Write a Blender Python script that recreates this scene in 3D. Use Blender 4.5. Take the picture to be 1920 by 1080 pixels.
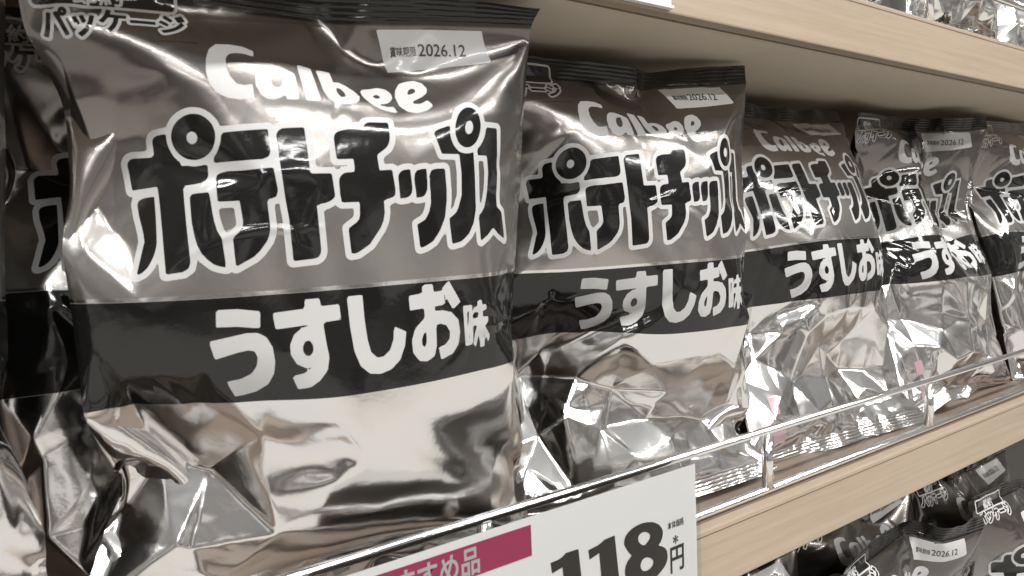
import bpy, bmesh, math, random
import numpy as np
from mathutils import Matrix, Vector
from concurrent.futures import ThreadPoolExecutor

for _o in list(bpy.data.objects):
    bpy.data.objects.remove(_o, do_unlink=True)
SC = bpy.context.scene
COL = SC.collection

# ------------------------------------------------------------------ camera
cam_data = bpy.data.cameras.new('camera')
cam = bpy.data.objects.new('camera', cam_data)
COL.objects.link(cam)
SC.camera = cam
cam_data.sensor_width = 36.0
cam_data.lens = 1387.0 / 1920.0 * 36.0
cam_data.clip_start = 0.01
cam_data.clip_end = 60.0
# rows: image right, image down, view direction, in world axes
RIGHT = Vector((0.80553663, -0.59124039, -0.03931342))
DOWN = Vector((-0.07292226, -0.03307346, -0.99678909))
FWD = Vector((0.58804174, 0.80581694, -0.06975647))
M3 = Matrix((RIGHT, -DOWN, -FWD)).transposed()
cam.matrix_world = Matrix.Translation((0.0, -0.252, 0.16)) @ M3.to_4x4()
cam_data.dof.use_dof = True
cam_data.dof.focus_distance = 0.46
cam_data.dof.aperture_fstop = 26.0

# ------------------------------------------------------------------ world: the shop round the shelf
world = bpy.data.worlds.new('World')
SC.world = world
world.use_nodes = True
def build_world():
    nt = world.node_tree
    N, L = nt.nodes, nt.links
    bg = N['Background']
    tc = N.new('ShaderNodeTexCoord')
    sep = N.new('ShaderNodeSeparateXYZ'); L.new(tc.outputs['Generated'], sep.inputs[0])
    mr = N.new('ShaderNodeMapRange'); mr.inputs[1].default_value = -1.0
    L.new(sep.outputs[2], mr.inputs[0])
    cr = N.new('ShaderNodeValToRGB'); L.new(mr.outputs[0], cr.inputs[0])
    e = cr.color_ramp.elements
    e[0].position = 0.0; e[0].color = (0.50, 0.49, 0.475, 1)
    e[1].position = 1.0; e[1].color = (0.22, 0.22, 0.22, 1)
    for p, c in ((0.30, (0.53, 0.505, 0.465, 1)), (0.365, (0.49, 0.465, 0.425, 1)), (0.382, (0.14, 0.13, 0.12, 1)),
                 (0.50, (0.14, 0.13, 0.12, 1)), (0.62, (0.12, 0.114, 0.11, 1)), (0.70, (0.20, 0.198, 0.195, 1))):
        x = e.new(p); x.color = c
    # goods across the aisle: loose blocks of colour on dark shelves
    mp = N.new('ShaderNodeMapping'); mp.inputs['Scale'].default_value = (5.0, 5.0, 8.0)
    L.new(tc.outputs['Generated'], mp.inputs[0])
    vo = N.new('ShaderNodeTexVoronoi'); vo.feature = 'F1'; vo.inputs['Scale'].default_value = 1.6
    L.new(mp.outputs[0], vo.inputs['Vector'])
    cr2 = N.new('ShaderNodeValToRGB'); L.new(vo.outputs['Color'], cr2.inputs[0])
    cr2.color_ramp.interpolation = 'CONSTANT'
    f = cr2.color_ramp.elements
    f[0].color = (0.035, 0.032, 0.03, 1); f[1].position = 0.76; f[1].color = (0.62, 0.60, 0.57, 1)
    for p, c in ((0.30, (0.16, 0.15, 0.14, 1)), (0.48, (0.30, 0.285, 0.27, 1)), (0.62, (0.09, 0.085, 0.08, 1)), (0.72, (0.44, 0.39, 0.345, 1))):
        x = f.new(p); x.color = c
    m1 = N.new('ShaderNodeMapRange'); m1.interpolation_type = 'SMOOTHSTEP'
    m1.inputs[1].default_value = -0.25; m1.inputs[2].default_value = -0.225; L.new(sep.outputs[2], m1.inputs[0])
    m2 = N.new('ShaderNodeMapRange'); m2.interpolation_type = 'SMOOTHSTEP'
    m2.inputs[1].default_value = 0.18; m2.inputs[2].default_value = 0.30; m2.inputs[3].default_value = 1; m2.inputs[4].default_value = 0
    L.new(sep.outputs[2], m2.inputs[0])
    mu = N.new('ShaderNodeMath'); mu.operation = 'MULTIPLY'; L.new(m1.outputs[0], mu.inputs[0]); L.new(m2.outputs[0], mu.inputs[1])
    mu2 = N.new('ShaderNodeMath'); mu2.operation = 'MULTIPLY'; mu2.inputs[1].default_value = 0.75; L.new(mu.outputs[0], mu2.inputs[0])
    mix = N.new('ShaderNodeMixRGB'); L.new(mu2.outputs[0], mix.inputs[0]); L.new(cr.outputs[0], mix.inputs[1]); L.new(cr2.outputs[0], mix.inputs[2])
    L.new(mix.outputs[0], bg.inputs[0])
    bg.inputs[1].default_value = 1.6
build_world()

def tube_lamp(name, loc, sx, sy, energy, rot=(0, 0, 0), col=(1.0, 0.985, 0.965)):
    l = bpy.data.lights.new(name, 'AREA'); l.shape = 'RECTANGLE'; l.size = sx; l.size_y = sy
    l.energy = energy; l.color = col
    o = bpy.data.objects.new(name, l); COL.objects.link(o); o.location = loc; o.rotation_euler = rot
    return o
# fluorescent tubes on the shop ceiling, in rows parallel to the shelf
for tx in (-1.9, -0.2, 1.5):
    tube_lamp('ceiling_or_added_tube', (tx, -0.85, 1.75), 1.25, 0.10, 40.0)
for tx in (-1.4, 0.6, 2.6):
    tube_lamp('ceiling_or_added_tube', (tx, -2.3, 1.75), 1.25, 0.10, 40.0)

for tx in (-2.2, 0.0, 2.2):  # unseen extra row of lamps, added for more glints on the bags
    tube_lamp('ceiling_or_added_tube', (tx, -3.8, 1.75), 1.25, 0.10, 40.0)

SC.view_settings.view_transform = 'Standard'
SC.view_settings.look = 'None'
SC.view_settings.exposure = 0.0
SC.view_settings.gamma = 1.0
SC.view_settings.use_curve_mapping = False
SC.cycles.max_bounces = 6
SC.cycles.glossy_bounces = 4
SC.cycles.transparent_max_bounces = 12
SC.cycles.caustics_reflective = False
SC.cycles.caustics_refractive = False
SC.cycles.sample_clamp_indirect = 6.0
SC.cycles.use_denoising = True
SC.cycles.use_adaptive_sampling = True
SC.cycles.adaptive_threshold = 0.025

# ------------------------------------------------------------------ film bags: an inextensible sheet blown up in numpy
S_ = slice
DENT = .22
KC = .12
def up2(P):
    def ax(A, a):
        A = np.moveaxis(A, a, 0); n = A.shape[0]
        out = np.empty((2*n-1,) + A.shape[1:], A.dtype); out[::2] = A
        E = np.concatenate([2*A[:1]-A[1:2], A, 2*A[-1:]-A[-2:-1]])
        out[1::2] = (9*(E[1:-2]+E[2:-1]) - (E[:-3]+E[3:]))/16
        return np.moveaxis(out, 0, a)
    return np.ascontiguousarray(ax(ax(P, 1), 2))
def hold(P, a, b, L, k, kc):
    A = P[a]; B = P[b]; d = B-A
    l = np.sqrt(np.einsum('...k,...k->...', d, d)) + 1e-9
    e = 1-L/l
    d *= (k*.5*np.where(e > 0, e, e*kc))[..., None]
    P[a] = A+d; P[b] = B-d
def sweep(P, hx, hz, kb, kc):
    _, N, M, _ = P.shape; a = S_(None); hd = math.hypot(hx, hz)
    for o in (0, 1):
        m = (M-o)//2*2; hold(P, (a, a, S_(o, o+m, 2)), (a, a, S_(o+1, o+m, 2)), hx, 1., kc)
        n = (N-o)//2*2; hold(P, (a, S_(o, o+n, 2)), (a, S_(o+1, o+n, 2)), hz, 1., kc)
        hold(P, (a, S_(o, o+n, 2), S_(0, M-1)), (a, S_(o+1, o+n, 2), S_(1, M)), hd, .6, kc)
        hold(P, (a, S_(o, o+n, 2), S_(1, M)), (a, S_(o+1, o+n, 2), S_(0, M-1)), hd, .6, kc)
    D = np.zeros_like(P)
    for ax, h in ((2, hx), (1, hz)):
        A = P[:, :, :-2] if ax == 2 else P[:, :-2]; B = P[:, :, 2:] if ax == 2 else P[:, 2:]
        d = B-A; l = np.sqrt(np.einsum('...k,...k->...', d, d)) + 1e-9
        d *= (kb*.5*np.minimum(1-2*h/l, 0))[..., None]
        if ax == 2: D[:, :, :-2] += d; D[:, :, 2:] -= d
        else: D[:, :-2] += d; D[:, 2:] -= d
    P += D
def area_normals(P):
    du = np.empty_like(P); dv = np.empty_like(P)
    du[:, :, 1:-1] = (P[:, :, 2:]-P[:, :, :-2])*.5; du[:, :, 0] = P[:, :, 1]-P[:, :, 0]; du[:, :, -1] = P[:, :, -1]-P[:, :, -2]
    dv[:, 1:-1] = (P[:, 2:]-P[:, :-2])*.5; dv[:, 0] = P[:, 1]-P[:, 0]; dv[:, -1] = P[:, -1]-P[:, -2]
    n = np.cross(du, dv).astype(np.float32); n[1] *= -1
    return n
def weld(P, sr):
    for s in (S_(0, sr), S_(-sr, None)):
        m = (P[0, s]+P[1, s])*.5; P[0, s] = m; P[1, s] = m
    for j in (0, -1):
        m = (P[0, :, j]+P[1, :, j])*.5; P[0, :, j] = m; P[1, :, j] = m
BW, BH, SEAL = .197, .282, .011
LEVELS = ((23, 34, 150, .30), (45, 67, 100, .16), (89, 133, 70, .07), (177, 265, 22, .05))
def blow(seed=0, thick=.030, fill=.55, press=1.0, hyd=.8, jit=.004, dents=(), xlim=.098, zoff=-.004, ztop=.2655, zmin=.0006, pose=(.04, 0.0, 0.0), stiff=1.0):
    W, H, seal = BW, BH, SEAL
    rng = np.random.default_rng(seed)
    M, N, _, _ = LEVELS[0]
    U, V = np.meshgrid(np.linspace(-W/2, W/2, M), np.linspace(0, H, N))
    b = (1-(2*U/W)**2)**.6*np.clip(np.sin(np.pi*np.clip((V-seal)/(H-2*seal), 0, 1)), 0, 1)**.6
    P = np.zeros((2, N, M, 3), np.float32); P[..., 0] = U*.93; P[..., 2] = V*.93+zoff
    P[0, ..., 1] = -thick*b; P[1, ..., 1] = thick*b
    P += (rng.normal(0, jit, P.shape)*b[None, ..., None]).astype(np.float32)
    for li, (M, N, steps, kb) in enumerate(LEVELS):
        if li: P = up2(P)
        hx = W/(M-1); hz = H/(N-1); sr = max(2, int(round(seal/hz))+1)
        Q = P.copy()
        UU, VV = np.meshgrid(np.linspace(-W/2, W/2, M), np.linspace(0, H, N))
        dw = [(s, np.exp(-(((UU-du)**2+(VV-dv)**2)/r**2))[..., None].astype(np.float32), np.array(f, np.float32)) for (s, du, dv, r, f) in dents]
        V0 = fill*W*H*thick*2
        g = 2.2e-4*(hx/.0077)
        for st in range(steps):
            vel = (P-Q)*.93; Q = P.copy()
            n = area_normals(P)
            vol = float(((P[1, ..., 1]-P[0, ..., 1])*hx*hz).sum())
            p = press*min(1.5, max(-.5, (V0-vol)/V0*4))
            f = n*((p*g/(hx*hz))*(1+hyd*(.6-P[..., 2:3]/H)))
            for s, w, F in dw: f[s] += w*F*(g*DENT)
            P += vel+f
            P[..., 2] -= 2e-6
            for k in range(4 if li < 2 else 3):
                sweep(P, hx, hz, kb*stiff, (1.0, .9, KC, KC)[li]); weld(P, sr)
            np.clip(P[..., 0], -xlim, xlim, out=P[..., 0])
            np.clip(P[..., 2], zmin, ztop, out=P[..., 2])
            # the guard rail holds the lower front back: world y stays behind it
            y0, yaw, lean = pose
            yw = -math.sin(yaw)*P[0, ..., 0]+math.cos(yaw)*(P[0, ..., 1]-lean*P[0, ..., 2])+y0
            lim = .0145-np.clip((P[0, ..., 2]-.046)*1.2, 0, .05)
            P[0, ..., 1] += np.maximum(lim-yw, 0)
    return P

# ------------------------------------------------------------------ helpers
def tag(o, label=None, cat=None, group=None, kind=None):
    if label: o['label'] = label
    if cat: o['category'] = cat
    if group: o['group'] = group
    if kind: o['kind'] = kind
    return o
def link(name, me, parent=None, mat=None):
    o = bpy.data.objects.new(name, me); COL.objects.link(o)
    if parent is not None: o.parent = parent
    if mat is not None and me is not None and not me.materials: me.materials.append(mat)
    return o
def empty(name, loc=(0, 0, 0)):
    o = bpy.data.objects.new(name, None); COL.objects.link(o); o.location = loc; o.empty_display_size = .02
    return o
def mesh_of(name, V, Fc, smooth=False):
    me = bpy.data.meshes.new(name)
    V = np.asarray(V, np.float32); Fc = np.asarray(Fc, np.int32)
    nv, nf, k = len(V), len(Fc), Fc.shape[1]
    me.vertices.add(nv); me.vertices.foreach_set('co', V.ravel())
    me.loops.add(nf*k); me.loops.foreach_set('vertex_index', Fc.ravel())
    me.polygons.add(nf); me.polygons.foreach_set('loop_start', np.arange(0, nf*k, k, dtype=np.int32))
    me.polygons.foreach_set('use_smooth', np.full(nf, smooth))
    me.update(calc_edges=True)
    return me
def box_mesh(name, x0, x1, y0, y1, z0, z1, bev=0.0, seg=2):
    bm = bmesh.new()
    bmesh.ops.create_cube(bm, size=1.0)
    for v in bm.verts:
        v.co = Vector((x0 if v.co.x < 0 else x1, y0 if v.co.y < 0 else y1, z0 if v.co.z < 0 else z1))
    if bev: bmesh.ops.bevel(bm, geom=bm.edges[:], offset=bev, segments=seg, affect='EDGES', profile=.6)
    me = bpy.data.meshes.new(name); bm.to_mesh(me); bm.free()
    return me
def rod_mesh(name, a, b, r, n=20):
    a, b = Vector(a), Vector(b); d = b-a
    bm = bmesh.new()
    bmesh.ops.create_cone(bm, cap_ends=True, segments=n, radius1=r, radius2=r, depth=d.length)
    bmesh.ops.transform(bm, matrix=Matrix.Translation((a+b)/2) @ d.to_track_quat('Z', 'Y').to_matrix().to_4x4(), verts=bm.verts)
    for f in bm.faces: f.smooth = len(f.verts) == 4
    me = bpy.data.meshes.new(name); bm.to_mesh(me); bm.free()
    return me

# ------------------------------------------------------------------ materials
def new_mat(name):
    m = bpy.data.materials.new(name); m.use_nodes = True
    return m, m.node_tree.nodes, m.node_tree.links, m.node_tree.nodes['Principled BSDF']
def setp(b, **kw):
    for k, v in kw.items(): b.inputs[k.replace('_', ' ')].default_value = v
def plain(name, col, rough=.4, metal=0.0, coat=0.0, noise=0.0, nscale=200.0, spec=.5):
    m, N, L, b = new_mat(name)
    setp(b, Base_Color=(*col, 1), Roughness=rough, Metallic=metal, Coat_Weight=coat, Coat_Roughness=.08)
    b.inputs['Specular IOR Level'].default_value = spec
    if noise:
        tc = N.new('ShaderNodeTexCoord'); nz = N.new('ShaderNodeTexNoise'); nz.inputs['Scale'].default_value = nscale; nz.inputs['Detail'].default_value = 4
        L.new(tc.outputs['Object'], nz.inputs['Vector'])
        mr = N.new('ShaderNodeMapRange'); mr.inputs[3].default_value = 1-noise; mr.inputs[4].default_value = 1+noise
        L.new(nz.outputs[0], mr.inputs[0])
        mx = N.new('ShaderNodeVectorMath'); mx.operation = 'SCALE'; mx.inputs[0].default_value = col
        L.new(mr.outputs[0], mx.inputs['Scale']); L.new(mx.outputs[0], b.inputs['Base Color'])
        m2 = N.new('ShaderNodeMapRange'); m2.inputs[3].default_value = rough*.85; m2.inputs[4].default_value = rough*1.15
        L.new(nz.outputs[0], m2.inputs[0]); L.new(m2.outputs[0], b.inputs['Roughness'])
    return m
def wood_mat(name, c1, c2, rough=.42):
    m, N, L, b = new_mat(name)
    tc = N.new('ShaderNodeTexCoord'); mp = N.new('ShaderNodeMapping'); mp.inputs['Scale'].default_value = (6.0, 60.0, 260.0)
    L.new(tc.outputs['Object'], mp.inputs[0])
    nz = N.new('ShaderNodeTexNoise'); nz.inputs['Scale'].default_value = 1.0; nz.inputs['Detail'].default_value = 6; nz.inputs['Roughness'].default_value = .62
    L.new(mp.outputs[0], nz.inputs['Vector'])
    mp2 = N.new('ShaderNodeMapping'); mp2.inputs['Scale'].default_value = (45.0, 400.0, 900.0); L.new(tc.outputs['Object'], mp2.inputs[0])
    n2 = N.new('ShaderNodeTexNoise'); n2.inputs['Scale'].default_value = 1.0; n2.inputs['Detail'].default_value = 3; L.new(mp2.outputs[0], n2.inputs['Vector'])
    ad = N.new('ShaderNodeMath'); ad.operation = 'MULTIPLY_ADD'; ad.inputs[1].default_value = .35; L.new(n2.outputs[0], ad.inputs[0]); L.new(nz.outputs[0], ad.inputs[2])
    cr = N.new('ShaderNodeValToRGB'); L.new(ad.outputs[0], cr.inputs[0])
    cr.color_ramp.elements[0].position = .45; cr.color_ramp.elements[0].color = (*c2, 1)
    cr.color_ramp.elements[1].position = .80; cr.color_ramp.elements[1].color = (*c1, 1)
    n3 = N.new('ShaderNodeTexNoise'); n3.inputs['Scale'].default_value = 55; n3.inputs['Detail'].default_value = 5; n3.inputs['Roughness'].default_value = .7
    L.new(tc.outputs['Object'], n3.inputs['Vector'])
    sm = N.new('ShaderNodeMapRange'); sm.inputs[1].default_value = .69; sm.inputs[2].default_value = .76; sm.inputs[4].default_value = .55; L.new(n3.outputs[0], sm.inputs[0])
    mx = N.new('ShaderNodeMix'); mx.data_type = 'RGBA'; mx.inputs[7].default_value = (.11, .08, .055, 1); L.new(sm.outputs[0], mx.inputs[0]); L.new(cr.outputs[0], mx.inputs[6])
    L.new(mx.outputs[2], b.inputs['Base Color']); setp(b, Roughness=rough)
    bp = N.new('ShaderNodeBump'); bp.inputs['Strength'].default_value = .12; bp.inputs['Distance'].default_value = .0003
    L.new(ad.outputs[0], bp.inputs['Height']); L.new(bp.outputs[0], b.inputs['Normal'])
    return m

BAND0, BAND1 = .1190, .1612
def film_mat(name, seal=0.0, back=False):
    m, N, L, b = new_mat(name)
    def attr(n):
        a = N.new('ShaderNodeAttribute'); a.attribute_name = n; return a.outputs['Fac']
    def step(x, e0, e1, o0=0.0, o1=1.0, smooth=False):
        r = N.new('ShaderNodeMapRange'); r.inputs[1].default_value = e0; r.inputs[2].default_value = e1; r.inputs[3].default_value = o0; r.inputs[4].default_value = o1
        if smooth: r.interpolation_type = 'SMOOTHSTEP'
        L.new(x, r.inputs[0]); return r.outputs[0]
    def mul(a, c):
        q = N.new('ShaderNodeMath'); q.operation = 'MULTIPLY'
        for i, s in enumerate((a, c)):
            if isinstance(s, (int, float)): q.inputs[i].default_value = s
            else: L.new(s, q.inputs[i])
        return q.outputs[0]
    def mixc(f, a, c):
        q = N.new('ShaderNodeMix'); q.data_type = 'RGBA'
        L.new(f, q.inputs[0])
        for i, s in ((6, a), (7, c)):
            if isinstance(s, tuple): q.inputs[i].default_value = (*s, 1)
            else: L.new(s, q.inputs[i])
        return q.outputs[2]
    def mixf(f, a, c):
        q = N.new('ShaderNodeMix'); q.data_type = 'FLOAT'
        L.new(f, q.inputs[0])
        for i, s in ((2, a), (3, c)):
            if isinstance(s, (int, float)): q.inputs[i].default_value = s
            else: L.new(s, q.inputs[i])
        return q.outputs[0]
    v = attr('vv'); u = attr('uu')
    SILVER = (.83, .82, .805)
    cb = N.new('ShaderNodeCombineXYZ'); L.new(u, cb.inputs[0]); L.new(v, cb.inputs[1])
    # grey translucent ink over the metal above the band, denser towards the top
    g = step(v, BAND1+.01, .245)
    ink = mixc(g, (.41, .39, .37), (.155, .142, .132))
    top = step(v, BAND1, BAND1+.0004)
    col = mixc(top, SILVER, ink)
    top_shade = step(v, .2695, .2705)
    col = mixc(top_shade, col, (.035, .034, .032))  # near-black top strip: dark reflection of the folded-back film, put into the colour
    rough = mixf(top, .135, .23)
    metal = mixf(top, 1.0, .93)
    if not back:
        k = attr('pk'); w = attr('pw')
        kk = step(k, -.00006, .00006, 1, 0); ww = step(w, -.00006, .00006, 1, 0)
        band = mul(step(v, BAND0, BAND0+.0002), step(v, BAND1-.0014, BAND1-.0012, 1, 0))
        BLK = (.006, .0058, .0055)
        col = mixc(band, col, BLK); metal = mixf(band, metal, 0.0); rough = mixf(band, rough, .10)
        col = mixc(ww, col, (.39, .387, .383)); metal = mixf(ww, metal, 0.0); rough = mixf(ww, rough, .34)
        col = mixc(kk, col, BLK); metal = mixf(kk, metal, 0.0); rough = mixf(kk, rough, .10)
    else:
        band = mul(step(v, BAND0, BAND0+.0002), step(v, BAND1-.0014, BAND1-.0012, 1, 0))
        col = mixc(band, col, (.006, .0058, .0055)); metal = mixf(band, metal, 0.0); rough = mixf(band, rough, .10)
    L.new(col, b.inputs['Base Color']); L.new(metal, b.inputs['Metallic']); L.new(rough, b.inputs['Roughness'])
    setp(b, Coat_Weight=.22, Coat_Roughness=.05, Coat_IOR=1.5)
    # fine relief of thin film
    n1 = N.new('ShaderNodeTexNoise'); n1.inputs['Scale'].default_value = 75; n1.inputs['Detail'].default_value = 2; n1.inputs['Roughness'].default_value = .45; n1.inputs['Distortion'].default_value = .8
    L.new(cb.outputs[0], n1.inputs['Vector'])
    b1 = N.new('ShaderNodeBump'); b1.inputs['Strength'].default_value = 1.0; b1.inputs['Distance'].default_value = .00006
    L.new(n1.outputs[0], b1.inputs['Height'])
    n2 = N.new('ShaderNodeTexNoise'); n2.inputs['Scale'].default_value = 420; n2.inputs['Detail'].default_value = 3
    L.new(cb.outputs[0], n2.inputs['Vector'])
    b2 = N.new('ShaderNodeBump'); b2.inputs['Strength'].default_value = 1.0; b2.inputs['Distance'].default_value = .00003
    L.new(n2.outputs[0], b2.inputs['Height']); L.new(b1.outputs[0], b2.inputs['Normal'])
    # thin sharp creases, only where a slow noise lets them through
    wp = N.new('ShaderNodeTexNoise'); wp.inputs['Scale'].default_value = 14; wp.inputs['Detail'].default_value = 1; L.new(cb.outputs[0], wp.inputs['Vector'])
    wa = N.new('ShaderNodeMix'); wa.data_type = 'VECTOR'; wa.inputs[0].default_value = .06; L.new(cb.outputs[0], wa.inputs[4]); L.new(wp.outputs['Color'], wa.inputs[5])
    oi = N.new('ShaderNodeObjectInfo'); sh = N.new('ShaderNodeVectorMath'); sh.operation = 'ADD'; L.new(wa.outputs[1], sh.inputs[0]); L.new(oi.outputs['Random'], sh.inputs[1])
    vr = N.new('ShaderNodeTexVoronoi'); vr.feature = 'DISTANCE_TO_EDGE'; vr.inputs['Scale'].default_value = 26; L.new(sh.outputs[0], vr.inputs['Vector'])
    ridge = step(vr.outputs['Distance'], 0.0, .10, 1, 0, True)
    gate = N.new('ShaderNodeTexNoise'); gate.inputs['Scale'].default_value = 22; gate.inputs['Detail'].default_value = 1; L.new(sh.outputs[0], gate.inputs['Vector'])
    gt = step(gate.outputs[0], .50, .66, 0, 1, True)
    b4 = N.new('ShaderNodeBump'); b4.inputs['Strength'].default_value = 1.0; b4.inputs['Distance'].default_value = .00038
    L.new(mul(mul(ridge, gt), step(v, .112, .135, 0, 1, True)), b4.inputs['Height']); L.new(b2.outputs[0], b4.inputs['Normal'])
    nrm = b4.outputs[0]
    if seal:   # crimped ribs across the heat seal
        wv = N.new('ShaderNodeTexWave'); wv.wave_type = 'BANDS'; wv.bands_direction = 'Y'; wv.inputs['Scale'].default_value = 140; wv.inputs['Distortion'].default_value = 1.5; wv.inputs['Detail'].default_value = 1
        L.new(cb.outputs[0], wv.inputs['Vector'])
        b3 = N.new('ShaderNodeBump'); b3.inputs['Strength'].default_value = 1.0; b3.inputs['Distance'].default_value = seal
        L.new(wv.outputs['Fac'], b3.inputs['Height']); L.new(nrm, b3.inputs['Normal']); nrm = b3.outputs[0]
    L.new(nrm, b.inputs['Normal']); L.new(nrm, b.inputs['Coat Normal'])
    return m
MAT = dict(
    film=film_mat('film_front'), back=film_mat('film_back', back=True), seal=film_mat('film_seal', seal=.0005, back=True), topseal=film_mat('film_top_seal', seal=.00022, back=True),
    wood=wood_mat('beech_edge', (.325, .256, .188), (.268, .206, .147)),
    laminate=plain('shelf_laminate', (.145, .108, .082), .45, noise=.08, nscale=60),
    under=plain('shelf_underside', (.54, .46, .36), .55, noise=.03, nscale=40),
    glue=plain('glue_line', (.10, .07, .05), .7),
    panel=plain('back_panel_paint', (.05, .047, .044), .6),
    chrome=plain('chrome_wire', (.86, .855, .85), .10, 1.0, noise=.04, nscale=300),
    paper=plain('card_paper', (.70, .685, .672), .5, noise=.015, nscale=90),
    magenta=plain('magenta_ink', (.30, .026, .085), .4),
    dark=plain('dark_ink', (.020, .016, .014), .35),
    black=plain('black_print', (.012, .0115, .011), .14, coat=.3),
    white=plain('white_print', (.39, .387, .383), .32, coat=.3),
    pink=plain('pink_print', (.34, .235, .25), .2, coat=.3),
)
def clear_mat():
    m, N, L, b = new_mat('clear_plastic')
    out = N['Material Output']
    tr = N.new('ShaderNodeBsdfTransparent'); tr.inputs[0].default_value = (.93, .935, .935, 1)
    gl = N.new('ShaderNodeBsdfGlossy'); gl.inputs['Roughness'].default_value = .06
    fr = N.new('ShaderNodeLayerWeight'); fr.inputs[0].default_value = .08
    mx = N.new('ShaderNodeMixShader'); L.new(fr.outputs[0], mx.inputs[0]); L.new(tr.outputs[0], mx.inputs[1]); L.new(gl.outputs[0], mx.inputs[2])
    L.new(mx.outputs[0], out.inputs['Surface']); N.remove(b)
    return m
MAT['clear'] = clear_mat()

# ------------------------------------------------------------------ shelves
X0, X1 = -.9, 2.4
Z_UP = .2663
THK = .0345
PITCH = Z_UP+THK
POSTX = [-.0318, .1718, .3754, .579, .7826, .9862, 1.1898, 1.3934, 1.597, 1.8006, 2.0042]
def shelf(z, yf, label, under):
    r = empty('wooden_shelf', (0, yf, z)); tag(r, label, 'shelf', 'wooden shelves of the display rack')
    link('board', box_mesh('board', X0, X1, .0085, .42-yf, -THK, 0.0, .0004), r, MAT['laminate'])
    link('front_edge', box_mesh('front_edge', X0, X1, 0.0, .0083, -THK+.0002, -.0003, .0009), r, MAT['wood'])
    link('glue_line', box_mesh('glue_line', X0, X1, -.00015, .0004, -.0034, -.0029), r, MAT['glue'])
    link('underside', box_mesh('underside', X0, X1, .0088, .419-yf, -THK-.0014, -THK-.0002), r, MAT['under'])
    return r
def rail(z, yf, label, posts):
    r = empty('guard_rail', (0, yf, z)); tag(r, label, 'guard rail', 'chrome wire guard rails on the shelf fronts')
    link('top_wire', rod_mesh('top_wire', (X0, .0105, .0385), (X1, .0105, .0385), .0023), r, MAT['chrome'])
    link('base_wire', rod_mesh('base_wire', (X0, .0105, .0029), (X1, .0105, .0029), .0024), r, MAT['chrome'])
    pm = rod_mesh('post', (0, .0105, .0042), (0, .0105, .0367), .0034, 18); pm.materials.append(MAT['chrome'])
    for x in posts:
        o = link('post', pm, r); o.location.x = x
    return r
shelf(0.0, 0.0, 'wooden shelf with brown top holding the middle row of silver bags', True)
shelf(Z_UP+THK, 0.0, 'wooden shelf overhead, its beige front edge and underside above the bags', True)
rail(0.0, 0.0, 'chrome wire guard rail in front of the middle row of bags', POSTX)
rail(Z_UP+THK, 0.0, 'chrome wire guard rail on top of the overhead shelf', POSTX)
pn = link('back_panel', box_mesh('back_panel', X0, X1, .4205, .44, -.62, .62), None, MAT['panel']); tag(pn, kind='structure')

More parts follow.
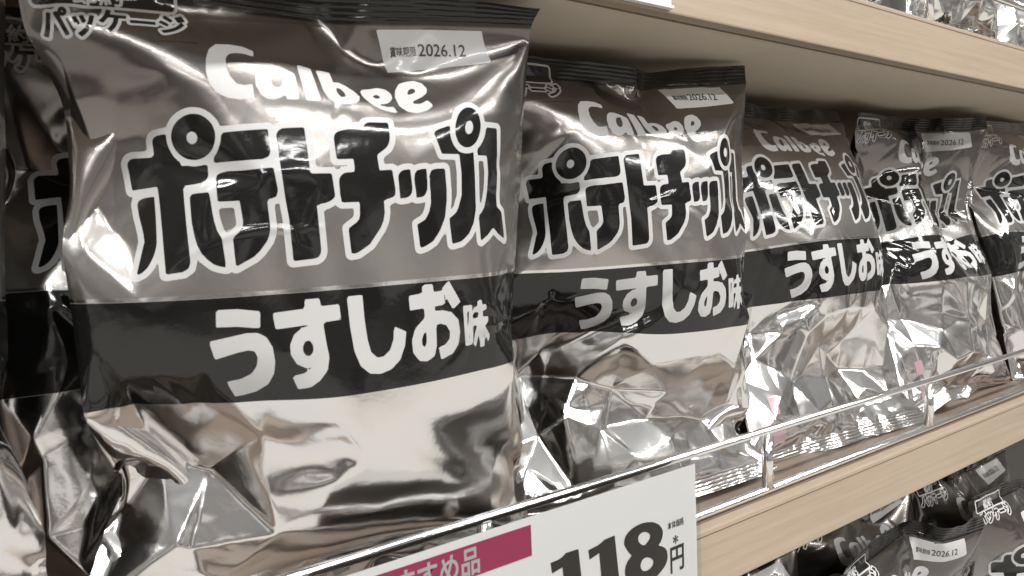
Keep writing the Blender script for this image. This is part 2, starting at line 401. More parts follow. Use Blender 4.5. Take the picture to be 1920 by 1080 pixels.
# ------------------------------------------------------------------ print on the film, as distances in the flat sheet (metres)
PRINT = {"LET":[[[-762,2101],[-754,2115],[-741,2120],[-710,2119],[-661,2118],[-661,2172],[-656,2186],[-643,2195],[-608,2199],[-567,2199],[-565,2081],[-467,2079],[-467,2038],[-474,2024],
[-485,2015],[-528,2010],[-558,2008],[-551,1885],[-541,1733],[-547,1711],[-568,1698],[-629,1692],[-639,1828],[-650,1962],[-656,2014],[-752,2008]],[[-737,1957],[-734,1966],
[-725,1973],[-705,1978],[-670,1980],[-665,1908],[-661,1811],[-666,1781],[-676,1754],[-692,1724],[-712,1704],[-736,1694],[-725,1747],[-714,1801],[-709,1813],[-715,1850],
[-733,1917]],[[-535,1965],[-531,1974],[-522,1977],[-465,1979],[-461,1955],[-455,1900],[-451,1872],[-442,1837],[-428,1810],[-420,1706],[-442,1711],[-461,1719],[-482,1737],
[-501,1760],[-515,1790],[-523,1823],[-531,1875]],[[-418,2188],[-239,2198],[-238,2115],[-241,2104],[-247,2096],[-266,2088],[-395,2085],[-444,2083],[-431,2141]],[[-440,2029],
[-436,2040],[-425,2047],[-398,2052],[-350,2051],[-233,2057],[-224,1975],[-228,1957],[-236,1948],[-264,1943],[-260,1844],[-264,1819],[-273,1795],[-302,1758],[-325,1738],[-351,1725],
[-387,1706],[-391,1811],[-366,1832],[-354,1850],[-352,1865],[-359,1942],[-435,1942]],[[-213,2176],[-206,2190],[-189,2201],[-110,2206],[-104,2033],[-26,2033],[-21,1955],[-23,1941],
[-29,1936],[-52,1924],[-91,1917],[-87,1748],[-90,1736],[-94,1728],[-106,1720],[-189,1715],[-193,1865],[-201,1942],[-210,2087]],[[-6,2166],[0,2183],[14,2193],[50,2201],[108,2204],
[123,2226],[137,2231],[215,2231],[214,2177],[210,2154],[198,2132],[154,2101],[159,2042],[210,2045],[217,1962],[214,1945],[202,1937],[166,1927],[166,1880],[159,1849],[145,1821],
[98,1761],[48,1731],[24,1728],[19,1825],[54,1848],[65,1862],[67,1874],[70,1923],[2,1923],[-2,1955],[-2,2005],[6,2025],[25,2035],[63,2038],[61,2087],[-3,2085]],[[233,2024],
[243,2037],[260,2044],[285,2046],[289,1978],[287,1957],[275,1940],[259,1934],[234,1932],[232,2010]],[[302,2027],[313,2042],[334,2047],[356,2049],[356,1995],[354,1967],[341,1942],
[326,1936],[303,1934],[301,2010]],[[368,2025],[377,2042],[397,2049],[441,2050],[442,1967],[439,1924],[426,1853],[398,1800],[365,1760],[330,1742],[305,1735],[299,1829],[335,1847],
[354,1876],[365,1914],[369,2010]],[[402,2196],[428,2209],[488,2229],[562,2215],[589,2135],[587,2117],[587,2034],[583,1885],[567,1828],[538,1784],[497,1753],[451,1744],[445,1848],
[477,1869],[490,1886],[512,1941],[519,2033],[515,2110],[432,2109],[423,2135]],[[628,2229],[728,2229],[725,2039],[719,1894],[747,1871],[772,1753],[719,1776],[679,1805],[641,1774],
[598,1750],[597,1856],[619,1874],[635,1894],[657,1962],[664,2037],[658,2109],[609,2108],[605,2147]]],"RING":[[[-401,2180],[-404,2162],[-411,2144],[-420,2127],[-431,2112],
[-445,2099],[-460,2089],[-477,2082],[-495,2077],[-512,2076],[-530,2078],[-547,2083],[-562,2091],[-575,2101],[-587,2114],[-595,2129],[-601,2145],[-604,2162],[-604,2179],[-600,2197],
[-594,2214],[-585,2230],[-573,2245],[-560,2258],[-545,2270],[-528,2279],[-511,2284],[-493,2287],[-475,2287],[-459,2282],[-443,2275],[-430,2264],[-418,2251],[-410,2235],[-404,2218],
[-401,2199]],[[665,2226],[660,2207],[653,2188],[643,2171],[631,2155],[617,2141],[602,2130],[586,2121],[569,2116],[553,2114],[537,2115],[522,2119],[509,2127],[498,2137],[489,2150],
[483,2165],[479,2182],[479,2200],[481,2220],[486,2239],[494,2259],[504,2278],[517,2295],[531,2310],[546,2322],[561,2331],[577,2337],[593,2339],[608,2337],[621,2332],[634,2323],
[644,2312],[653,2298],[660,2282],[664,2264],[666,2246]]],"DISC":[[[-420,2180],[-423,2165],[-428,2151],[-435,2138],[-444,2127],[-456,2117],[-468,2109],[-482,2103],[-496,2099],
[-510,2098],[-525,2100],[-538,2103],[-551,2110],[-562,2118],[-571,2128],[-578,2139],[-583,2152],[-585,2165],[-585,2179],[-582,2193],[-577,2206],[-570,2219],[-561,2230],[-550,2241],
[-537,2249],[-524,2256],[-510,2261],[-495,2263],[-481,2262],[-467,2259],[-455,2253],[-444,2244],[-435,2234],[-427,2222],[-423,2209],[-420,2194]],[[635,2225],[631,2210],[626,2196],
[619,2182],[611,2170],[601,2159],[590,2151],[579,2144],[567,2140],[556,2139],[545,2139],[534,2143],[525,2149],[517,2156],[511,2166],[507,2178],[504,2191],[504,2205],[506,2220],
[510,2235],[516,2250],[523,2264],[532,2277],[542,2288],[553,2298],[564,2305],[575,2309],[586,2310],[597,2309],[606,2305],[615,2299],[623,2290],[628,2280],[633,2268],[635,2254],
[636,2240]]],"DOT":[[[-485,2179],[-486,2175],[-487,2171],[-489,2167],[-491,2164],[-494,2161],[-497,2159],[-501,2157],[-504,2156],[-508,2156],[-511,2156],[-515,2157],[-518,2159],
[-520,2161],[-523,2164],[-524,2167],[-526,2171],[-526,2174],[-526,2178],[-525,2182],[-524,2186],[-522,2190],[-520,2193],[-517,2196],[-514,2198],[-511,2200],[-507,2201],[-503,2201],
[-500,2201],[-497,2200],[-494,2198],[-491,2196],[-489,2193],[-487,2190],[-486,2186],[-485,2183]],[[595,2223],[593,2218],[592,2213],[590,2209],[587,2205],[584,2201],[580,2198],
[577,2196],[573,2195],[570,2194],[566,2194],[563,2195],[560,2197],[558,2200],[556,2203],[555,2207],[554,2212],[554,2217],[554,2222],[556,2227],[557,2231],[560,2236],[562,2240],
[565,2244],[569,2247],[572,2249],[576,2251],[580,2251],[583,2251],[586,2250],[589,2248],[591,2245],[593,2241],[594,2237],[595,2233],[595,2228]]],"WHITE":[[[[-252,2510],[-291,2530],
[-338,2536],[-381,2531],[-407,2502],[-421,2458],[-426,2405],[-417,2359],[-398,2331],[-364,2313],[-325,2307],[-273,2314],[-273,2369],[-300,2362],[-327,2366],[-347,2394],[-357,2431],
[-354,2468],[-343,2488],[-320,2496],[-286,2495],[-257,2484]]],[[[-113,2314],[-113,2421],[-118,2431],[-154,2449],[-192,2460],[-225,2458],[-248,2439],[-261,2402],[-261,2363],
[-249,2328],[-227,2311],[-198,2311],[-173,2323],[-158,2337],[-160,2313]],[[-201,2408],[-189,2427],[-162,2429],[-163,2391],[-171,2370],[-187,2359],[-202,2368],[-206,2389]]],
[[[-100,2476],[-46,2467],[-32,2312],[-89,2312]]],[[[-26,2466],[30,2463],[34,2411],[55,2417],[85,2404],[113,2379],[127,2351],[120,2328],[96,2311],[62,2306],[26,2307],[-2,2326],
[-16,2364]],[[37,2384],[53,2389],[67,2372],[73,2352],[61,2340],[48,2344],[39,2364]]],[[[136,2379],[148,2395],[175,2400],[217,2415],[250,2410],[268,2387],[267,2360],[251,2338],
[229,2324],[199,2322],[208,2314],[232,2308],[258,2313],[271,2281],[242,2282],[199,2295],[164,2321],[141,2353]],[[184,2362],[199,2373],[214,2367],[216,2356],[201,2350],[185,2353]]],
[[[280,2370],[293,2408],[320,2449],[355,2464],[391,2469],[423,2454],[435,2425],[427,2398],[399,2374],[344,2344],[358,2333],[381,2333],[417,2354],[432,2321],[399,2296],[351,2280],
[312,2288],[285,2321]],[[340,2386],[348,2410],[365,2425],[382,2421],[380,2405],[361,2392]]],[[[-467,1556],[-395,1555],[-317,1541],[-322,1479],[-399,1491],[-471,1494]]],
[[[-500,1444],[-371,1465],[-331,1463],[-303,1445],[-284,1407],[-279,1353],[-287,1305],[-312,1263],[-359,1234],[-403,1223],[-436,1219],[-458,1284],[-409,1291],[-367,1310],
[-345,1339],[-338,1373],[-347,1396],[-367,1402],[-403,1397],[-486,1376]]],[[[-276,1531],[-161,1538],[-161,1572],[-107,1572],[-103,1542],[-36,1544],[-33,1485],[-100,1481],
[-94,1412],[-86,1348],[-95,1299],[-125,1262],[-160,1239],[-207,1234],[-225,1288],[-179,1296],[-148,1319],[-170,1313],[-204,1334],[-223,1372],[-223,1408],[-206,1446],[-180,1465],
[-156,1469],[-156,1477],[-269,1470]],[[-141,1388],[-143,1376],[-148,1367],[-154,1361],[-162,1360],[-169,1363],[-174,1370],[-178,1380],[-179,1392],[-177,1403],[-172,1412],
[-166,1418],[-159,1420],[-152,1417],[-146,1409],[-142,1399]]],[[[-6,1570],[54,1571],[56,1477],[63,1397],[74,1348],[97,1324],[123,1325],[152,1347],[168,1389],[172,1438],[223,1411],
[215,1357],[192,1303],[153,1270],[107,1258],[64,1266],[30,1299],[9,1360],[-1,1453]]],[[[241,1550],[302,1556],[302,1589],[350,1589],[353,1556],[399,1559],[404,1501],[354,1497],
[356,1479],[393,1478],[435,1465],[467,1431],[476,1380],[469,1329],[439,1292],[379,1275],[368,1329],[400,1334],[422,1355],[425,1386],[407,1415],[381,1424],[359,1422],[359,1335],
[348,1295],[312,1278],[277,1285],[249,1322],[246,1372],[262,1417],[308,1457],[306,1495],[244,1492]],[[313,1405],[312,1350],[301,1337],[291,1348],[291,1371],[300,1392]]],
[[[389,1565],[424,1598],[478,1505],[441,1476]]],[[[489,1486],[535,1487],[548,1315],[506,1312]],[[510,1462],[520,1463],[527,1343],[519,1342]]],[[[561,1502],[585,1504],[609,1297],
[585,1297]]],[[[538,1473],[609,1484],[615,1459],[541,1452]]],[[[541,1428],[622,1430],[623,1398],[543,1397]]],[[[563,1403],[578,1388],[562,1299],[548,1315]]],[[[579,1399],
[601,1396],[635,1345],[631,1311]]]]}
def sdf(polys, X, Y, pad=.012):
    """signed distance of points to a set of closed outlines (even-odd); far points get a large value"""
    if isinstance(polys, np.ndarray): s = polys          # already a list of segments
    else:
        s = np.concatenate([np.concatenate([np.asarray(p, float), np.roll(np.asarray(p, float), -1, 0)], 1) for p in polys])
    lo = s[:, :2].min(0)-pad; hi = s[:, :2].max(0)+pad
    out = np.full(X.shape, pad)
    idx = np.nonzero((X > lo[0]) & (X < hi[0]) & (Y > lo[1]) & (Y < hi[1]))
    px, py = X[idx][:, None], Y[idx][:, None]
    ax, ay, bx, by = (s[:, i][None] for i in range(4))
    dx, dy = bx-ax, by-ay
    t = np.clip(((px-ax)*dx+(py-ay)*dy)/(dx*dx+dy*dy+1e-18), 0, 1)
    d = np.sqrt(((ax+t*dx-px)**2+(ay+t*dy-py)**2).min(1))
    cr = ((ay > py) != (by > py)) & (px < dx*(py-ay)/np.where(np.abs(dy) < 1e-12, 1e-12, dy)+ax)
    ins = (cr.sum(1) % 2) == 1
    out[idx] = np.where(ins, -d, d)
    return out
NV, NU = LEVELS[-1][1], LEVELS[-1][0]
GU, GV = np.meshgrid(np.linspace(-BW/2, BW/2, NU), np.linspace(0, BH, NV))
sc = lambda p: np.asarray(p, float)*1e-4
let = np.min([sdf([sc(p)], GU, GV) for p in PRINT['LET']], 0)
for p in PRINT['RING']: let = np.maximum(let, -sdf([sc(p)], GU, GV))
for p in PRINT['DISC']: let = np.minimum(let, sdf([sc(p)], GU, GV))
OUT = let-.0023
for p in PRINT['DOT']: let = np.maximum(let, -sdf([sc(p)], GU, GV))
PK = let
PW = np.minimum(OUT, np.min([sdf([sc(p) for p in g], GU, GV) for g in PRINT['WHITE']], 0))
DATE = [(.0255, .2685), (.0290, .2510), (.0770, .2545), (.0740, .2685)]
PW = np.minimum(PW, sdf([DATE], GU, GV))

# small lettering: flat shapes cut fine enough to follow the film
def text_bm(body, size, xf=1.0, bold=0.0, space=1.0):
    c = bpy.data.curves.new('lettering', 'FONT'); c.body = body; c.size = 1.0; c.offset = bold; c.resolution_u = 3; c.space_character = space
    o = bpy.data.objects.new('lettering', c); COL.objects.link(o)
    me = bpy.data.meshes.new_from_object(o.evaluated_get(bpy.context.evaluated_depsgraph_get()))
    bpy.data.objects.remove(o); bpy.data.curves.remove(c)
    bm = bmesh.new(); bm.from_mesh(me); bpy.data.meshes.remove(me)
    for v in bm.verts: v.co = Vector((v.co.x*size*xf, v.co.y*size, 0))
    return bm
def poly_bm(polys):
    bm = bmesh.new()
    for p in polys:
        bm.faces.new([bm.verts.new((x, y, 0)) for x, y in p])
    return bm
def cut_grid(bm, step):
    for ax in (0, 1):
        cs = [v.co[ax] for v in bm.verts]
        a, b = min(cs), max(cs)
        n = Vector((1, 0, 0)) if ax == 0 else Vector((0, 1, 0))
        k = math.ceil(a/step)
        while k*step < b:
            bmesh.ops.bisect_plane(bm, geom=bm.verts[:]+bm.edges[:]+bm.faces[:], plane_co=n*(k*step), plane_no=n, dist=1e-7)
            k += 1
    bmesh.ops.triangulate(bm, faces=bm.faces[:])
def flat_data(bm, dx, dy, shear=0.0):
    cut_grid(bm, .0022)
    V = np.array([v.co[:2] for v in bm.verts]); 
    V = V+np.array([shear, 0])*V[:, 1:2]+np.array([dx, dy])
    bm.verts.index_update()
    Fc = np.array([[l.index for l in f.verts] for f in bm.faces])
    bm.free(); return V, Fc
BADGE_X, BADGE_Y = -.0935, .2570
def rounded(x0, x1, y0, y1, r, n=5):
    pts = []
    for cx, cy, a0 in ((x1-r, y1-r, 0), (x0+r, y1-r, 90), (x0+r, y0+r, 180), (x1-r, y0+r, 270)):
        for i in range(n+1):
            a = math.radians(a0+90*i/n); pts.append((cx+r*math.cos(a), cy+r*math.sin(a)))
    return pts
def text_segs(body, size, xf, dx, dy):
    bm = text_bm(body, size, xf); bmesh.ops.remove_doubles(bm, verts=bm.verts[:], dist=1e-7)
    o = np.array([dx, dy, dx, dy])
    sg = np.array([(*e.verts[0].co[:2], *e.verts[1].co[:2]) for e in bm.edges if len(e.link_faces) == 1])+o
    bm.free(); return sg
# the corner badge is finer than the film's own grid: a small printed patch of its own
QU, QV = np.meshgrid(np.linspace(-.0972, -.0440, 210), np.linspace(.2525, .2790, 106))
t1 = sdf(text_segs('パッケージ', .0108, .86, BADGE_X, BADGE_Y), QU, QV)-.00038
t2 = sdf(text_segs('節約', .0082, 1.0, -.0825, .2682), QU, QV)-.00022
bx = sdf([rounded(-.0947, -.0503, .2672, .2770, .0015)], QU, QV)
QK = np.minimum(t1, np.maximum(bx, -t2))
QW = np.minimum(np.minimum(t1, bx)-.0011, bx-.0009)
DECALS = [   # name, material, offset, (V, F)
    ('date_lettering', 'dark', .00020, flat_data(text_bm('賞味期限', .0046, .62, .006), .0310, .2580)),
    ('date_lettering', 'dark', .00020, flat_data(text_bm('2026.12', .0072, .98, .006), .0430, .2577)),
]
PINK = [('pink_mark', 'pink', .00022, flat_data(poly_bm([rounded(-.0785, -.0695, .0355, .0475, .0015), rounded(-.0795, -.0685, .0155, .0295, .0015)]), 0, 0))]
WEIGHT = [('weight_lettering', 'dark', .0002, flat_data(text_bm('55g', .013, .9, .015), -.066, .026, .15))]

def grid_faces(r, c, flip=False):
    ix = np.arange(r*c).reshape(r, c)
    f = np.stack([ix[:-1, :-1], ix[:-1, 1:], ix[1:, 1:], ix[1:, :-1]], -1).reshape(-1, 4)
    return f[:, ::-1] if flip else f
def put_attr(me, **kw):
    for k, a in kw.items():
        at = me.attributes.new(k, 'FLOAT', 'POINT'); at.data.foreach_set('value', np.ascontiguousarray(a, np.float32).ravel())
SR = int(round(SEAL/BH*(NV-1)))+1
from mathutils.geometry import delaunay_2d_cdt
def surf_at(Fr, Nr, uv, off):
    a = np.clip(uv[:, 1]/BH*(NV-1), 0, NV-1.001); b = np.clip((uv[:, 0]/BW+.5)*(NU-1), 0, NU-1.001)
    i = a.astype(int); j = b.astype(int); t = (a-i)[:, None]; s = (b-j)[:, None]
    g = lambda A: A[i, j]*(1-s)*(1-t)+A[i, j+1]*s*(1-t)+A[i+1, j]*(1-s)*t+A[i+1, j+1]*s*t
    n = g(Nr); n = n/np.linalg.norm(n, axis=1, keepdims=True)
    return g(Fr)+n*off

def facets(seed, step, fn, blur=1, stretch=1.0):
    """values at random points of the sheet, carried flat across the triangles between them: flat facets, sharp ridges"""
    rng = np.random.default_rng(seed)
    nx, nz = int(BW/step)+2, int(BH/(step*stretch))+2
    gx, gz = np.meshgrid(np.linspace(-BW/2-.004, BW/2+.004, nx), np.linspace(-.004, BH+.004, nz))
    pts = np.stack([gx.ravel(), gz.ravel()], 1)+rng.uniform(-.45, .45, (nx*nz, 2))*np.array([step, step*stretch])
    val = fn(pts, rng)
    vs, _, fs, ov, _, _ = delaunay_2d_cdt([Vector(p) for p in pts], [], [], 0, 1e-6)
    out = np.zeros(GU.shape+(val.shape[1],))
    for f in fs:
        a, b, c = (np.array(vs[i]) for i in f); ha, hb, hc = (val[ov[i][0]] for i in f)
        lo = np.minimum(np.minimum(a, b), c); hi = np.maximum(np.maximum(a, b), c)
        j0, j1 = np.searchsorted(GU[0], (lo[0], hi[0])); i0, i1 = np.searchsorted(GV[:, 0], (lo[1], hi[1]))
        if j1 <= j0 or i1 <= i0: continue
        X = GU[i0:i1, j0:j1]; Y = GV[i0:i1, j0:j1]
        det = (b[1]-c[1])*(a[0]-c[0])+(c[0]-b[0])*(a[1]-c[1])
        w0 = ((b[1]-c[1])*(X-c[0])+(c[0]-b[0])*(Y-c[1]))/det; w1 = ((c[1]-a[1])*(X-c[0])+(a[0]-c[0])*(Y-c[1]))/det; w2 = 1-w0-w1
        m = (w0 >= -1e-6) & (w1 >= -1e-6) & (w2 >= -1e-6)
        out[i0:i1, j0:j1][m] = (w0[..., None]*ha+w1[..., None]*hb+w2[..., None]*hc)[m]
    for _ in range(blur):
        q = out.copy(); q[1:-1, 1:-1] = (out[1:-1, 1:-1]*2+out[:-2, 1:-1]+out[2:, 1:-1]+out[1:-1, :-2]+out[1:-1, 2:])/6; out = q
    return out
def ease(x, a, b):
    t = np.clip((x-a)/(b-a), 0, 1); return t*t*(3-2*t)
def crumple(P, seed, low=.85, high=.0, side=.7, amp=.0024, step=.024, spots=()):
    A = high+(low-high)*(1-ease(GV, .095, .135))+side*ease(np.abs(GU), .058, .082)*(1-ease(GV, .235, .25))
    for u, v, r, k in spots: A = A+k*np.exp(-((GU-u)**2+(GV-v)**2)/r**2)
    A = np.clip(A, 0, .92)*ease(BW/2-np.abs(GU), .0, .008)*ease(GV, SEAL, SEAL+.010)*ease(BH-GV, SEAL, SEAL+.012)
    n = area_normals(P.astype(np.float32))[0]; n = n/(np.linalg.norm(n, axis=-1, keepdims=True)+1e-12)
    F0, n0 = P[0].copy(), n.astype(float)
    PL = facets(seed, step, lambda p, r: surf_at(F0, n0, p, 0.0)+surf_at(n0, n0, p, 0.0)*r.uniform(-1, 1, (len(p), 1))*amp, 1, 1.25)
    P[0] = F0+(PL-F0)*A[..., None]
    h = facets(seed+100, .010, lambda p, r: r.uniform(-1, 1, (len(p), 1)), 1)
    P[0] += n0*h*(A*.00018+.00003)[..., None]
    return P
class BagShape:
    def __init__(self, P, seed, **kw):
        P = crumple(P.astype(np.float64), seed, **kw)
        self.P = P
        self.front = P[0]; n = area_normals(P.astype(np.float32)); self.nrm = n[0].astype(float)
        sl = slice(SR-1, NV-SR+1)
        def sheet(name, A, rows, mat, pr, step=1, flip=False):
            A = A[rows, ::step]; A = A[::step] if step > 1 else A
            u = GU[rows, ::step]; v = GV[rows, ::step]
            if step > 1: u, v = u[::step], v[::step]
            me = mesh_of(name, A.reshape(-1, 3), grid_faces(A.shape[0], A.shape[1], flip), True)
            put_attr(me, uu=u, vv=v)
            if pr: put_attr(me, pk=PK[rows], pw=PW[rows])
            me.materials.append(mat); return me
        self.meshes = [('front_panel', sheet('front_panel', P[0], sl, MAT['film'], True)),
                       ('back_panel', sheet('back_panel', P[1], sl, MAT['back'], False, 2, True)),
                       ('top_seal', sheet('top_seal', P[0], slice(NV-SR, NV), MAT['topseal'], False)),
                       ('printed_badge', self.patch()),
                       ('bottom_seal', sheet('bottom_seal', P[0], slice(0, SR), MAT['seal'], False))]
        self.dec = {}
    def patch(self):
        V = surf_at(self.front, self.nrm, np.stack([QU.ravel(), QV.ravel()], 1), .00014)
        me = mesh_of('printed_badge', V, grid_faces(*QU.shape), True)
        put_attr(me, uu=QU, vv=QV, pk=QK, pw=QW); me.materials.append(MAT['film']); return me
    def decals(self, key, lst):
        if key not in self.dec:
            out = []
            for name in dict.fromkeys((n, m) for n, m, _, _ in lst):
                VV, FF, k = [], [], 0
                for n, m, off, (V, Fc) in lst:
                    if (n, m) == name:
                        VV.append(surf_at(self.front, self.nrm, V, off)); FF.append(Fc+k); k += len(V)
                me = mesh_of(name[0], np.concatenate(VV), np.concatenate(FF)); me.materials.append(MAT[name[1]])
                out.append((name[0], me))
            self.dec[key] = out
        return self.dec[key]
def place_bag(shape, x, y, z, label, group, yaw=0.0, lean=0.0, roll=0.0, extra=()):
    r = empty('chip_bag', (x, y, z))
    cy, sy = math.cos(yaw), math.sin(yaw)
    RZ = Matrix(((cy, sy, 0), (-sy, cy, 0), (0, 0, 1)))
    RX = Matrix.Rotation(lean, 3, 'X')
    RY = Matrix.Rotation(roll, 3, 'Y')
    r.rotation_euler = (RZ @ RX @ RY).to_euler()
    tag(r, label, 'chip bag', group)
    fp = None
    for n, me in shape.meshes:
        o = link(n, me, fp if n == 'printed_badge' else r)
        if n == 'front_panel': fp = o
    for e in (('main', DECALS),)+tuple(extra):
        for n, me in shape.decals(*e): link(n, me, fp)
    return r

D2R = math.radians
SPECS = {
 'a': dict(seed=11, thick=.027, fill=.51, hyd=0, jit=.0007, stiff=1.8, ztop=.2645, zoff=-.002, pose=(.050, D2R(6), .09), dents=(
     (0, -.092, .232, .010, (0, 2, 0)), (0, -.088, .200, .010, (0, 1.5, 0)),
     (0, -.080, .078, .012, (1, 2.5, 0)))),
 'b': dict(seed=23, thick=.027, fill=.50, hyd=.05, jit=.0014, xlim=.0965, zoff=-.002, pose=(.041, .06, -.062), dents=(
     (0, -.062, .098, .012, (0, 5, 0)), (0, -.030, .098, .010, (0, -3, 0)), (0, -.080, .083, .014, (1, 4, 0)), (0, -.010, .068, .012, (0, 3, 0)),
     (0, -.088, .200, .012, (1, 3, 0)), (0, .06, .05, .012, (0, 2.5, 0)))),
 'c': dict(seed=131, thick=.027, fill=.53, hyd=.05, jit=.0010, xlim=.0985, ztop=.2620, zmin=-.012, zoff=-.014, pose=(.034, .03, -.275), dents=(
     (0, -.074, .096, .012, (0, 5, 0)), (0, -.045, .083, .010, (0, -3, 0)), (0, -.020, .068, .012, (0, 3, 0)), (0, .03, .058, .012, (0, 4, 0)))),
 'd': dict(seed=41, thick=.027, fill=.47, hyd=.05, jit=.0018, xlim=.093, ztop=.2600, zmin=-.005, zoff=-.007, pose=(.037, .06, -.14), dents=(
     (0, -.076, .222, .010, (0, 5, 0)), (0, -.082, .172, .014, (0, 4, 0)), (0, .024, .220, .010, (0, 4, 0)), (0, .024, .190, .010, (0, 4, 0)), (0, .026, .155, .010, (0, 3, 0)),
     (0, .072, .196, .010, (0, 3, 0)), (0, -.05, .095, .012, (0, 4, 0)), (0, .05, .07, .012, (0, 4, 0)))),
 'e': dict(seed=58, thick=.027, fill=.50, hyd=.05, jit=.0016, xlim=.0985, zoff=-.004, pose=(.049, -.1, -.08), dents=(
     (0, -.082, .212, .012, (0, 4, 0)), (0, -.03, .092, .012, (0, 4, 0)), (0, .05, .10, .014, (0, 4, 0)), (0, .075, .208, .012, (0, 3, 0)))),
}
CRUMPLE = {
 'a': dict(low=.12, high=.08, side=.25, amp=.0034, step=.027, spots=((-.068, .088, .036, 1.0), (-.045, .050, .032, .9), (-.086, .215, .028, 1.0))),
 'c': dict(high=.10),
 'b': dict(high=.15, spots=((.050, .238, .026, .5), (.070, .190, .030, .6))),
 'd': dict(high=.12, spots=((.0, .245, .05, .5), (-.078, .200, .034, .9), (.06, .20, .03, .4))),
 'e': dict(side=.3, low=.6, spots=((-.075, .210, .036, .7),))}
with ThreadPoolExecutor(4) as ex:
    fut = {k: ex.submit(lambda kw: blow(**kw), s) for k, s in SPECS.items()}
    SHAPES = {k: BagShape(f.result(), SPECS[k]['seed'], **CRUMPLE.get(k, {})) for k, f in fut.items()}

G1 = 'silver bags standing on the middle shelf'
PK_ = (('pink', PINK),)
place_bag(SHAPES['a'], .1180, .050, .0006, 'large nearest silver bag on the left, its whole front lettering in view', G1, yaw=D2R(6), lean=.09)
place_bag(SHAPES['b'], .3100, .0410, .0006, 'silver bag second from left in the front row, directly right of the nearest bag', G1, yaw=.06, lean=-.062, roll=-.010)
place_bag(SHAPES['c'], .5060, .0340, .0125, 'silver bag third from left in the front row, leaning back above two rail posts', G1, yaw=.03, lean=-.275, roll=.008, extra=PK_)
place_bag(SHAPES['d'], .7020, .0370, .0060, 'silver bag fourth in the front row, deep crease through its brand name', G1, yaw=.06, lean=-.14, roll=-.010, extra=PK_)
place_bag(SHAPES['e'], .8980, .0490, .0026, 'silver bag at the right edge of the photo, furthest of the front row', G1, yaw=-.1, lean=-.08, roll=-.040)
place_bag(SHAPES['e'], .092, .106, .0006, 'silver bag peeking out behind the left side of the nearest bag', G1, yaw=D2R(-8))
place_bag(SHAPES['a'], -.080, .055, .0006, 'sliver of a silver bag at the far left edge of the photo', G1, yaw=D2R(2), lean=-.05)

G2 = 'silver bags on the shelf below'
ZL = -PITCH-.028
place_bag(SHAPES['d'], .560, -.012, ZL, 'front bag below the wooden edge with its date label and brand name showing', G2, lean=-.10)
place_bag(SHAPES['b'], .765, -.012, ZL, 'bag below the wooden edge at the bottom right corner of the photo', G2, lean=-.10, yaw=D2R(-3))
place_bag(SHAPES['e'], .362, -.020, ZL, 'lowest leftmost bag below the wooden edge, only its white date label showing', G2, lean=-.12)
place_bag(SHAPES['c'], .400, .062, ZL, 'rear bag under the wooden edge beside the price card, top seal tilted up', G2, lean=-.05)
place_bag(SHAPES['a'], .585, .062, ZL, 'rear bag under the wooden edge behind the branded front bag below', G2, lean=-.05)
place_bag(SHAPES['c'], .775, .062, ZL, 'rear bag under the wooden edge close to the right side of the photo', G2, lean=-.03)

G3 = 'silver bags on the shelf above'
ZT = PITCH
W_ = (('weight', WEIGHT),)
place_bag(SHAPES['b'], .505, .045, ZT, 'bag on the overhead shelf left of the chrome post, only its bottom showing', G3)
place_bag(SHAPES['e'], .700, .043, ZT, 'bag on the overhead shelf marked 55g in black at its lower corner', G3, extra=W_)
place_bag(SHAPES['a'], .895, .045, ZT, 'bag on the overhead shelf at the top right corner of the photo', G3)

# ------------------------------------------------------------------ price card on the rail
def upright(bm, y):
    """a shape drawn in x, y stood up as x, z at depth y"""
    bmesh.ops.triangulate(bm, faces=bm.faces[:])
    for v in bm.verts: v.co = Vector((v.co.x, y, v.co.y))
    for f in bm.faces:
        f.normal_update()
        if f.normal.y > 0: f.normal_flip()
    me = bpy.data.meshes.new('print'); bm.to_mesh(me); bm.free(); return me
def moved(bm, dx, dy):
    for v in bm.verts: v.co += Vector((dx, dy, 0))
    return bm
def holed(polys):
    """outer outline with holes, filled by triangles"""
    bm = bmesh.new(); es = []
    for p in polys:
        vs = [bm.verts.new((x*1e-4, y*1e-4, 0)) for x, y in p]
        es += [bm.edges.new((vs[i], vs[(i+1) % len(vs)])) for i in range(len(vs))]
    bmesh.ops.triangle_fill(bm, edges=es, use_beauty=True)
    return bm
EIGHT = [[(2457, 50), (2435, 74), (2420, 97), (2409, 117), (2410, 137), (2420, 156), (2439, 170), (2465, 181), (2496, 187), (2535, 189), (2571, 184), (2604, 176), (2629, 164), (2653, 148), (2669, 128), (2676, 113), (2677, 100), (2671, 77), (2659, 60), (2642, 47), (2668, 35), (2690, 20), (2703, 1), (2707, -19), (2706, -38), (2699, -55), (2684, -73), (2661, -87), (2636, -101), (2607, -112), (2565, -120), (2524, -120), (2487, -110), (2457, -94), (2431, -72), (2416, -49), (2409, -28), (2409, -9), (2415, 12), (2428, 30)],
         [(2502, 120), (2507, 132), (2517, 140), (2537, 144), (2557, 140), (2574, 130), (2586, 117), (2585, 104), (2579, 94), (2549, 75), (2530, 81), (2515, 93), (2506, 105)],
         [(2514, -17), (2519, -3), (2529, 8), (2546, 13), (2564, 10), (2588, -2), (2604, -19), (2603, -31), (2597, -42), (2581, -52), (2562, -56), (2543, -54), (2527, -46), (2517, -33)]]
ONE_A = [(2182, 156), (2239, 162), (2262, 168), (2282, 177), (2349, 179), (2372, -59), (2377, -120), (2266, -120), (2248, 123), (2188, 110)]
ONE_B = [(1959, 163), (2004, 164), (2026, 170), (2048, 182), (2122, 179), (2138, 15), (2144, -120), (2045, -120), (2026, 123), (1966, 113)]
card = empty('price_card', (.19, -.004, -.06))
tag(card, 'white price card reading 118 yen hung on the chrome rail', 'price card')
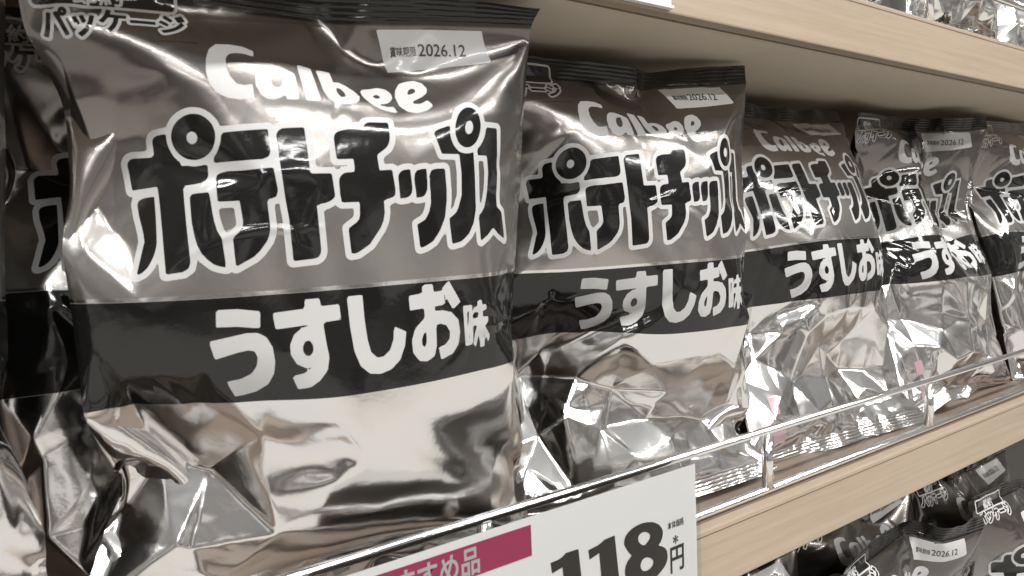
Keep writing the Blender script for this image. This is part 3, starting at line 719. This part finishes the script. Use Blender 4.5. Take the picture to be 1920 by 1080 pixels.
def on_card(name, me, mat, part=None):
    if part is not None: return link(name, me, part, mat)
    o = link(name, me, card, mat); o.location = (-.19, .004, .06); return o
CX0, CX1, CZ0, CZ1 = .0875, .2930, -.098, .0395
board = on_card('card', box_mesh('card', CX0, CX1, -.0040, -.0034, CZ0, CZ1), MAT['paper'])
strip = on_card('headline_strip', box_mesh('headline_strip', .090, .1858, -.0043, -.00395, .0227, .0362), MAT['magenta'])
on_card('headline_lettering', upright(moved(text_bm('おすすめ品', .0125, .80, .022, 1.0), .1095, .0247), -.0044), MAT['white'], strip)
on_card('price_digit', upright(holed(EIGHT), -.0042), MAT['dark'], board)
on_card('price_digit', upright(holed([ONE_A]), -.0042), MAT['dark'], board)
on_card('price_digit', upright(holed([ONE_B]), -.0042), MAT['dark'], board)
on_card('yen_lettering', upright(moved(text_bm('円', .0150, .78, .02), .2718, -.0110), -.0042), MAT['dark'], board)
on_card('tax_lettering', upright(moved(text_bm('本体価格', .0042, .72, .012), .2712, .0108), -.0042), MAT['dark'], board)
on_card('tax_lettering', upright(moved(text_bm('*', .0095, 1.0, .012), .2748, -.0005), -.0042), MAT['dark'], board)
def sleeve_mesh():
    prof = [(.0165, .0435), (.0165, .0480), (-.0052, .0480), (-.0052, -.100), (-.0028, -.100), (-.0028, .0402), (.0160, .0402)]
    bm = bmesh.new(); rows = []
    prof = [(-.0052, .0478), (-.0052, .0400), (-.0052, -.1005), (-.0046, -.1005), (-.0046, .0400), (-.0046, .0478)]
    for x in (CX0-.0015, CX1+.0018):
        rows.append([bm.verts.new((x, y, z)) for y, z in prof])
    n = len(prof)
    for i in range(n): bm.faces.new((rows[0][i], rows[0][(i+1) % n], rows[1][(i+1) % n], rows[1][i]))
    bm.faces.new(rows[0][::-1]); bm.faces.new(rows[1])
    bmesh.ops.recalc_face_normals(bm, faces=bm.faces[:])
    me = bpy.data.meshes.new('clear_sleeve'); bm.to_mesh(me); bm.free(); return me
on_card('clear_sleeve', sleeve_mesh(), MAT['clear'])

tg = empty('shelf_tag', (.255, -.001, .268))
tag(tg, 'small white tag on the overhead shelf edge at the top of the photo', 'shelf tag')
def on_tag(name, me, mat):
    o = link(name, me, tg, mat); o.location = (-.255, .001, -.268); return o
on_tag('card', box_mesh('card', .222, .2853, -.0022, -.0014, .2692, .2965), MAT['paper'])
on_tag('holder', box_mesh('holder', .215, .2862, -.0034, -.0002, .2676, .2690, .0003), MAT['paper'])
